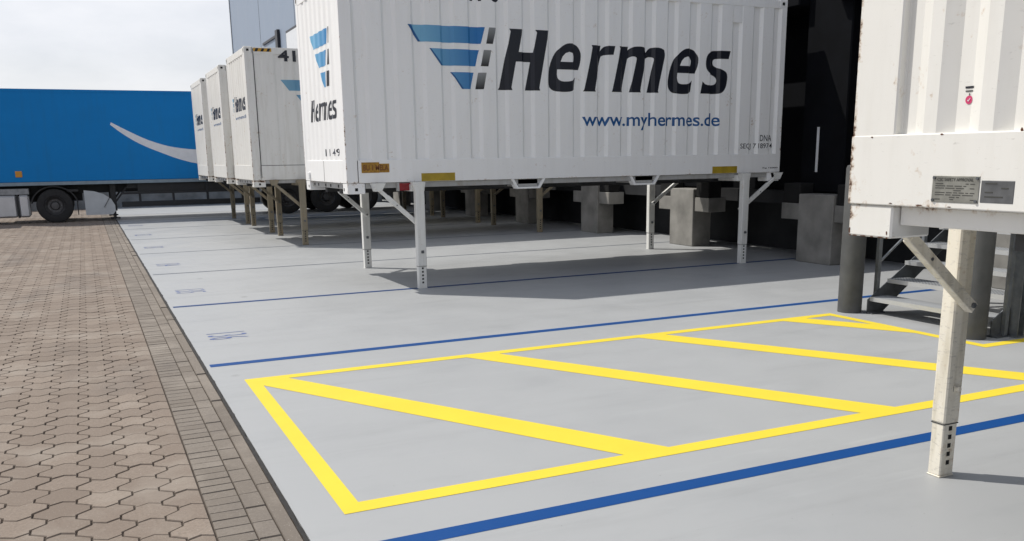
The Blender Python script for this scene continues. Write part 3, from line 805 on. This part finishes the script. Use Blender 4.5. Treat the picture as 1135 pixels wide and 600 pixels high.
# ------------------------------------------------------------------ bollards
for (x, y_, hgt, lab) in ((7.825, 7.575, 1.66, 'grey round steel bollard on the left side of the metal stair foot'), (7.73, 5.90, 1.66, 'grey round steel bollard behind the white container leg, right of the stair foot')):
    mb = MB(); mb.lathe((0, 0, 0), (0, 0, 1), [(0, .0), (0, .131), (hgt - .04, .131), (hgt - .01, .12), (hgt, .08), (hgt, 0)], 36)
    o = mb.build('bollard', M['bollard'], None, smooth=True); o.location = (x, y_, 0)
    tag(o, lab, 'bollard', 'bollards guarding the stair')

# ------------------------------------------------------------------ steel stair up to the dock
st = empty('steel_stair', (7.95, 6.62, 0)); tag(st, 'galvanised steel stair with perforated treads climbing to the dock', 'stair')
SY0, SY1 = -.80, .76; rise, run, NS = .19, .255, 6
for sgn, yy in ((-1, SY0), (1, SY1)):
    mb = MB(); mb.prism([(-.06, 0), (.17, 0), (.17 + run * NS, rise * NS - .02), (.17 + run * NS, rise * NS + .04), (-.02 + run * NS, rise * NS + .04), (-.06, .16)], 'y', yy - .005, yy + .005)
    mb.prism([(-.06, 0), (.17, 0), (.17, .02), (-.06, .02)], 'y', yy - .03, yy + .03)
    mb.build('stringer', M['galv_dark'], st)
    mb = MB(); mb.box(-.05, .15, yy - .07, yy + .07, 0, .012); mb.build('foot_plate', M['galv_dark'], st)
for k in range(NS):
    mb = MB(); x = k * run; z = rise * (k + 1)
    mb.box(x - .03, x + .245, SY0 + .006, SY1 - .006, z - .006, z)
    tr = mb.build('tread', M['tread'], st)
    mb = MB(); mb.box(x - .036, x - .030, SY0 + .006, SY1 - .006, z - .045, z + .002); mb.build('nosing', M['silver'], tr)
mb = MB(); mb.box(NS * run, 3.2, SY0, SY1 + .0, rise * NS - .02, rise * NS + .012); mb.build('platform', M['tread'], st)
for yy in (SY0 - .03, SY1 + .03):
    for k, (x, zt_) in enumerate(((.10, 1.02), (.80, 1.60), (NS * run + .05, 2.12), (3.1, 2.12))):
        mb = MB(); zbase = max(0, min(rise * NS, (x) / run * rise - .1)) if k else 0
        mb.box(x - .025, x + .025, yy - .02, yy + .02, zbase, zt_); mb.build('rail_post', M['galv'], st)
    mb = MB(); P = [(.10, 1.02), (NS * run + .05, 2.12), (3.1, 2.12)]
    for (a, b_) in zip(P, P[1:]): mb.cyl((a[0], yy, a[1]), (b_[0], yy, b_[1]), .022, 10)
    mb.build('handrail', M['galv'], st)
    mb = MB(); P = [(.10, .56), (NS * run + .05, 1.66), (3.1, 1.66)]
    for (a, b_) in zip(P, P[1:]): mb.cyl((a[0], yy, a[1]), (b_[0], yy, b_[1]), .014, 8)
    mb.build('mid_rail', M['galv'], st)
for (x, yy) in ((NS * run + .05, SY0 + .05), (NS * run + .05, SY1 - .05), (3.0, SY0 + .05), (3.0, SY1 - .05)):
    mb = MB(); mb.box(x - .04, x + .04, yy - .04, yy + .04, 0, rise * NS - .02); mb.build('support_post', M['galv_dark'], st)
# I-section post that carries the rail at the stair's right foot
mb = MB(); x, yy = .20, SY0 - .07
mb.box(x - .05, x - .042, yy - .065, yy + .065, .012, 1.7); mb.box(x + .042, x + .05, yy - .065, yy + .065, .012, 1.7); mb.box(x - .042, x + .042, yy - .004, yy + .004, .012, 1.7)
mb.box(x - .09, x + .09, yy - .09, yy + .09, 0, .012); mb.bar((x + .06, yy - .03, .62), (x + 1.1, yy - .03, 1.45), .02, .09)
mb.build('steel_post', M['galv'], st)

# ------------------------------------------------------------------ warehouse with docks
wh = empty('warehouse', (13, 30, 0)); tag(wh, 'tall warehouse hall with blue grey cladding and black dock shelters', 'warehouse')
def W(mb, name, mat, par=None):
    mb.v = [(x - 13, y_ - 30, z) for x, y_, z in mb.v]; return mb.build(name, mat, par or wh)
YE = 84.8
mb = MB(); mb.box(13, 60, -40, YE, 5.6, 21); W(mb, 'wall', M['cladding'])
mb = MB(); y_ = 71.4
while y_ > -38: mb.box(12.992, 13.02, y_ - .03, y_ + .03, 5.7, 21); y_ -= 12.0
for z in (9.0, 13.4, 17.8): pass
W(mb, 'panel_joint', M['frame_dark'])
mb = MB(); mb.box(12.94, 13.3, YE - .12, YE + .05, 0, 21); W(mb, 'corner_trim', M['galv'])
# dock front: lower wall with a parapet
mb = MB(); mb.box(11.9, 13, -40, YE - .3, 1.13, 5.6); mb.box(11.9, 60, -40, YE - .3, 5.4, 5.62); W(mb, 'dock_front', M['cladding'])
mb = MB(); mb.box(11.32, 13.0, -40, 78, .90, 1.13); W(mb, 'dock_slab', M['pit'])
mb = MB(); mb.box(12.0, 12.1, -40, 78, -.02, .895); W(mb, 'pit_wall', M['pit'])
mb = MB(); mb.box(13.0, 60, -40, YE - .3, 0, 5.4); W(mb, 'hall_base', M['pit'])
for k in range(-6, 18):
    yb_ = 11.37 + k * BP
    mb = MB(); mb.box(10.76, 11.20, yb_ - .47, yb_ + .31, 0, 1.12, .012); pr = W(mb, 'pier', M['concrete'])
    for ya, yz in ((yb_ + .312, yb_ + .75), (yb_ - .92, yb_ - .472)):
        mb = MB(); mb.box(10.79, 11.20, ya, yz, .69, .96, .01); W(mb, 'corbel', M['concrete'], pr)
        mb = MB(); mb.box(10.80, 11.10, ya + .02, yz - .02, .962, 1.29, .015); W(mb, 'dock_bumper', M['bumper'])
    # black shelter cheek between two docks
    mb = MB(); mb.box(11.10, 11.9, yb_ - .30, yb_ + .68, 1.14, 4.7, .02)
    ck = W(mb, 'shelter_cheek', M['rubber'])
    mb = MB(); mb.box(11.092, 11.11, yb_ + .275, yb_ + .325, 1.47, 2.20); W(mb, 'guide_strip', M['strip'], ck)
    mb = MB(); mb.box(10.90, 11.9, yb_ + .69 - BP + .0, yb_ - .02, 4.14, 5.1, .02); W(mb, 'shelter_head', M['rubber'])
    mb = MB(); mb.box(11.55, 11.895, yb_ + .69, yb_ + BP - .31, 1.135, 4.16); W(mb, 'recess_black', M['rubber'])  # black block filling the dock opening, stands in for the recess shade
# upper windows seen over the containers
for (ya, yb2, za, zc) in ((52.0, 61.9, 8.35, 9.93), (36.0, 49.0, 8.35, 9.93)):
    mb = MB(); mb.box(12.90, 12.997, ya, yb2, za, zc); fr = W(mb, 'window', M['black'])
    mb = MB(); mb.box(12.88, 12.905, ya + .16, yb2 - .16, za + .12, zc - .16); W(mb, 'pane', M['facade_white'], fr)
mb = MB(); mb.box(12.80, 12.99, 64.25, 65.0, 5.7, 10.35); W(mb, 'downpipe_box', M['black'])
mb = MB(); mb.box(12.90, 12.985, 65.0, 70.3, 9.97, 10.12); W(mb, 'ledge', M['black'])

# ------------------------------------------------------------------ articulated truck
TY = 30.95
tk = empty('articulated_truck', (0, TY, 0)); tag(tk, 'blue box trailer with a pale swoosh, coupled to its tractor and backed to the dock', 'truck')
TX0, TX1 = -2.75, 10.70
mb = MB(); mb.box(TX0, TX1, 0, 2.55, 1.24, 3.93, .015); mb.build('trailer_body', M['blue'], tk)
mb = MB(); mb.box(TX0 - .01, TX1, -.012, 2.562, 1.135, 1.238, .006); mb.build('bottom_rail', M['rail_grey'], tk)
mb = MB(); mb.box(TX0 + .02, TX1 - .02, -.008, .02, 3.87, 3.945); mb.build('roof_rail', M['blue'], tk)
up = [(.93, 2.99), (1.30, 2.78), (1.85, 2.49), (2.30, 2.325), (2.63, 2.235), (3.0, 2.18), (3.33, 2.15), (4.1, 2.12), (5.0, 2.20), (5.9, 2.42), (6.6, 2.70), (7.05, 2.95)]
lowr = [(7.10, 2.86), (6.6, 2.40), (5.9, 1.98), (5.0, 1.68), (4.1, 1.60), (3.29, 1.715), (2.75, 1.875), (2.34, 2.045), (1.95, 2.21), (1.58, 2.40), (1.20, 2.66), (.90, 2.92)]
me = flat_mesh_from_polys([corner_cut(up + lowr, 60)])
for v_ in me.vertices: v_.co = (v_.co.x, -.003, v_.co.y)
link('swoosh', me, M['swoosh'], tk)
mb = MB(); mb.box(-1.84, -1.66, -.02, .01, 1.39, 1.57, .008); mk = mb.build('side_marker', M['orange'], tk)
mb = MB()
for yy in (.75, 1.8): mb.box(TX0 + .4, TX1 - .2, yy - .06, yy + .06, .86, 1.13)
mb.box(1.5, TX1 - .3, .10, .16, .86, 1.13); mb.box(1.2, TX1 - .2, .2, 2.3, .98, 1.13)
mb.build('chassis', M['chassis'], tk)
mb = MB(); mb.box(1.00, 5.25, .04, .075, .415, .575, .006); mb.box(1.00, 5.25, .04, .075, .80, .87, .006)
for x in (1.55, 2.55, 3.6, 4.7): mb.box(x - .035, x + .035, .075, .13, .42, 1.13)
mb.build('side_guard', M['chassis'], tk)
for yy in (.28, 2.2):
    mb = MB(); mb.box(.70, .86, yy - .07, yy + .07, .30, 1.13); mb.box(.74, .82, yy - .05, yy + .05, .08, .30); mb.box(.64, .92, yy - .13, yy + .13, .05, .09); mb.bar((.78, yy, .5), (1.25, yy, 1.1), .05, .05)
    mb.build('landing_leg', M['chassis'], tk)
sk = [(-.05, .20), (.72, .20), (.80, .30), (.80, .48), (.70, .68), (.50, .83), (.25, .92), (-.05, .96)]
mb = MB(); mb.prism(sk, 'y', .02, .06); mb.build('rear_fairing', M['skirt'], tk)
mb = MB(); mb.bar((.48, .012, .42), (.66, .012, .72), .012, .03, up=(0, 1, 0)); mb.build('fairing_stay', M['chassis'], tk)
def wheel(x, y0_, side, nm='wheel', r=.515):
    """side -1: outer face towards -y"""
    w = MB(); s = side
    w.lathe((x, y0_, r), (0, s, 0), [(-.30, r * .56), (-.31, r * .80), (-.28, r * .96), (-.24, r), (-.06, r), (-.02, r * .965), (.0, r * .86), (-.005, r * .60), (-.03, r * .555)], 40)
    t = w.build(nm, M['tyre'], tk, smooth=True)
    w = MB(); w.lathe((x, y0_, r), (0, s, 0), [(-.30, r * .56), (-.03, r * .56), (-.015, r * .535), (-.05, r * .50), (-.11, r * .40), (-.12, r * .26), (-.06, r * .24), (-.02, r * .20), (-.015, 0)], 32)
    rm = w.build('rim', M['rim'], t, smooth=True)
    w = MB()
    for i in range(10):
        a = 2 * PI * i / 10; cx_, cz_ = x + r * .33 * math.cos(a), r + r * .33 * math.sin(a); w.cyl((cx_, y0_ - s * .13, cz_), (cx_, y0_ - s * .085, cz_), .016, 8)
    w.build('wheel_nut', M['galv_dark'], rm)
for x in (6.18, 7.50, 8.82):
    wheel(x, .03, -1); wheel(x, 2.52, 1)
mb = MB(); mb.box(5.6, 9.4, .02, .05, .98, 1.13)
for x in (6.18, 7.50, 8.82): mb.cyl((x, .4, .51), (x, 2.15, .51), .07, 10)
mb.build('axle', M['chassis'], tk)
# tractor
wheel(-.88, .06, -1); wheel(-.88, 2.49, 1); wheel(-4.55, .06, -1); wheel(-4.55, 2.49, 1)
mb = MB()
n = 14; arc = [(-.88 + .66 * math.cos(a), .515 + .60 * math.sin(a)) for a in [R(8) + i * (R(172) - R(8)) / n for i in range(n + 1)]]
inner = [(-.88 + .625 * math.cos(a), .515 + .565 * math.sin(a)) for a in [R(172) - i * (R(172) - R(8)) / n for i in range(n + 1)]]
poly = arc + inner
mb.prism(poly, 'y', .05, .62)
mb.box(-.27, -.245, .05, .62, .22, .60); mb.box(-.50, -.20, .06, .62, .93, 1.0)
mb.build('mudguard', M['chassis'], tk)
mb = MB()
for yy in (.85, 1.65): mb.box(-5.6, -.1, yy, yy + .09, .62, .90)
mb.box(-1.5, -.2, .75, 1.85, .92, 1.12); mb.cyl((-.88, .4, .51), (-.88, 2.15, .51), .09, 10)
mb.build('tractor_frame', M['chassis'], tk)
mb = MB(); mb.box(-3.9, -1.90, .02, .60, .20, .86, .05); mb.box(-1.86, -1.56, .02, .60, .20, .86, .05); tk_ = mb.build('tank', M['silver'], tk)
mb = MB(); mb.box(-1.905, -1.855, .012, .61, .19, .87); mb.build('tank_strap', M['chassis'], tk_)
mb = MB(); mb.box(-3.9, -1.55, .1, .6, .88, 1.05); mb.build('catwalk', M['galv'], tk)
cab = [(-5.85, .35), (-3.75, .35), (-3.75, 3.55), (-4.3, 3.75), (-5.2, 3.72), (-5.75, 2.9), (-5.9, 1.6)]
mb = MB(); mb.prism([p for p in cab], 'y', .04, 2.51); cb = mb.build('cab', M['cab'], tk)
mb = MB(); mb.prism([(-5.6, 1.75), (-4.75, 1.75), (-4.75, 2.6), (-5.45, 2.6)], 'y', .028, .05); mb.build('door_window', M['glass'], cb)
mb = MB(); mb.prism([(-5.893, 1.65), (-5.905, 1.65), (-5.77, 2.78), (-5.755, 2.78)], 'y', .2, 2.35); mb.build('windscreen', M['glass'], cb)
mb = MB(); n = 14
arc = [(-4.55 + .66 * math.cos(a), .515 + .62 * math.sin(a)) for a in [i * PI / n for i in range(n + 1)]]
mb.prism(arc, 'y', .02, .05); mb.build('wheel_arch', M['chassis'], cb)

mb = MB(); mb.box(-60, 10.5, 39.5, 39.7, 0, 1.9); mb.box(-60, 10.5, 39.47, 39.73, 1.9, 1.98)  # invented wall, its shaded face darkens the view under the trailer
tag(mb.build('added_wall', M['concrete']), 'long low concrete wall added behind the blue trailer to darken the gap beneath', 'wall')

# pieces that are separate in the place become separate parts
SPLIT = ('hole', 'pin_hole', 'emblem_edge', 'emblem_bars', 'wing_emblem', 'lock_rod', 'door_frame', 'under_rail', 'rivet', 'wheel_nut', 'hazard_stripe', 'panel_joint', 'panel_seam', 'rust_patch', 'rust_run', 'support_post', 'bolt', 'brace_bracket', 'axle', 'fork_pocket')
bpy.context.view_layer.update()
for o in [o for o in scene.objects if o.type == 'MESH' and o.name.split('.')[0] in SPLIT]:
    me = o.data; n = len(me.vertices); par = list(range(n))
    def find(a):
        while par[a] != a: par[a] = par[par[a]]; a = par[a]
        return a
    for e in me.edges:
        a, b_ = find(e.vertices[0]), find(e.vertices[1])
        if a != b_: par[a] = b_
    isl = {}
    for p in me.polygons: isl.setdefault(find(p.vertices[0]), []).append(p)
    if len(isl) < 2: continue
    base = o.name.split('.')[0]; mat = me.materials[0]; parent = o.parent
    for ps in isl.values():
        ids = sorted({i for p in ps for i in p.vertices}); mp_ = {g_: l for l, g_ in enumerate(ids)}
        m2 = bpy.data.meshes.new(base); m2.from_pydata([tuple(me.vertices[i].co) for i in ids], [], [tuple(mp_[i] for i in p.vertices) for p in ps])
        link(base, m2, mat, parent)
    bpy.data.objects.remove(o)

# ------------------------------------------------------------------ light and sky
SUN = Vector((-.556, .505, 1.0)).normalized()
elev = math.asin(SUN.z); az = math.atan2(SUN.x, SUN.y)          # clockwise from +Y
ld = bpy.data.lights.new('sun', 'SUN'); ld.energy = 4.0; ld.angle = R(.6); ld.color = (1.0, .955, .88)
lo = bpy.data.objects.new('sun', ld); COL.objects.link(lo); lo.location = (-20, 20, 40)
lo.rotation_euler = (-SUN).to_track_quat('-Z', 'Y').to_euler()
w = bpy.data.worlds.new('World'); scene.world = w; w.use_nodes = True; nt = w.node_tree
bg = nt.nodes['Background']
sky = N(nt, 'ShaderNodeTexSky', sky_type='NISHITA'); sky.sun_disc = False; sky.sun_elevation = elev; sky.sun_rotation = az
sky.air_density = 1.0; sky.dust_density = 2.0; sky.ozone_density = 1.0
tc = N(nt, 'ShaderNodeTexCoord'); mp = N(nt, 'ShaderNodeMapping'); mp.inputs['Scale'].default_value = (1, 1, 2.6); nt.links.new(tc.outputs['Generated'], mp.inputs['Vector'])
nz = noise(nt, mp.outputs['Vector'], 2.2, 7, .58)
nz2 = noise(nt, mp.outputs['Vector'], 5.0, 6, .6)
cloud = ramp(nt, nz2, [(.30, (7.6, 7.75, 8.1)), (.65, (8.7, 8.75, 8.95))])
cover = ramp(nt, nz, [(.34, .70), (.60, .95)])
sxyz = N(nt, 'ShaderNodeVectorMath', operation='DOT_PRODUCT'); nt.links.new(tc.outputs['Generated'], sxyz.inputs[0]); sxyz.inputs[1].default_value = (-.50, .866, 0)
glow = ramp(nt, math_(nt, 'MULTIPLY_ADD', sxyz.outputs['Value'], .5, .5), [(.10, (.98, 1.0, 1.10)), (.50, (.56, .60, .69)), (.92, (1.22, 1.22, 1.24))])      # thin cloud is brighter on the sun's side; the opposite sky is raised as fill
cloud = mix(nt, cloud, glow, 1.0, 'MULTIPLY')
nt.links.new(mix(nt, sky.outputs['Color'], cloud, cover), bg.inputs['Color'])
bg.inputs['Strength'].default_value = .10

# ------------------------------------------------------------------ camera (fitted to the photograph)
yaw, pitch, roll, fpx, py, hcam = .4359, .2181, -.0149, 992.284, 392.5673, 1.8119
f = Vector((math.sin(yaw) * math.cos(pitch), math.cos(yaw) * math.cos(pitch), -math.sin(pitch)))
r = Vector((math.cos(yaw), -math.sin(yaw), 0)); u = r.cross(f)
r2 = r * math.cos(roll) + u * math.sin(roll); u2 = r2.cross(f)
cd = bpy.data.cameras.new('camera'); cam = bpy.data.objects.new('camera', cd); COL.objects.link(cam)
cam.matrix_world = Matrix(((r2.x, u2.x, -f.x, 0), (r2.y, u2.y, -f.y, 0), (r2.z, u2.z, -f.z, hcam), (0, 0, 0, 1)))
cd.sensor_width = 36; cd.lens = fpx / 1135 * 36; cd.shift_y = (py - 300) / 1135; cd.clip_start = .05; cd.clip_end = 2000
scene.camera = cam
vs = scene.view_settings; scene.display_settings.display_device = 'sRGB'
vs.view_transform = 'Standard'; vs.look = 'None'; vs.gamma = 1; vs.use_curve_mapping = False; vs.exposure = -.07
scene.cycles.max_bounces = 8; scene.cycles.use_denoising = True
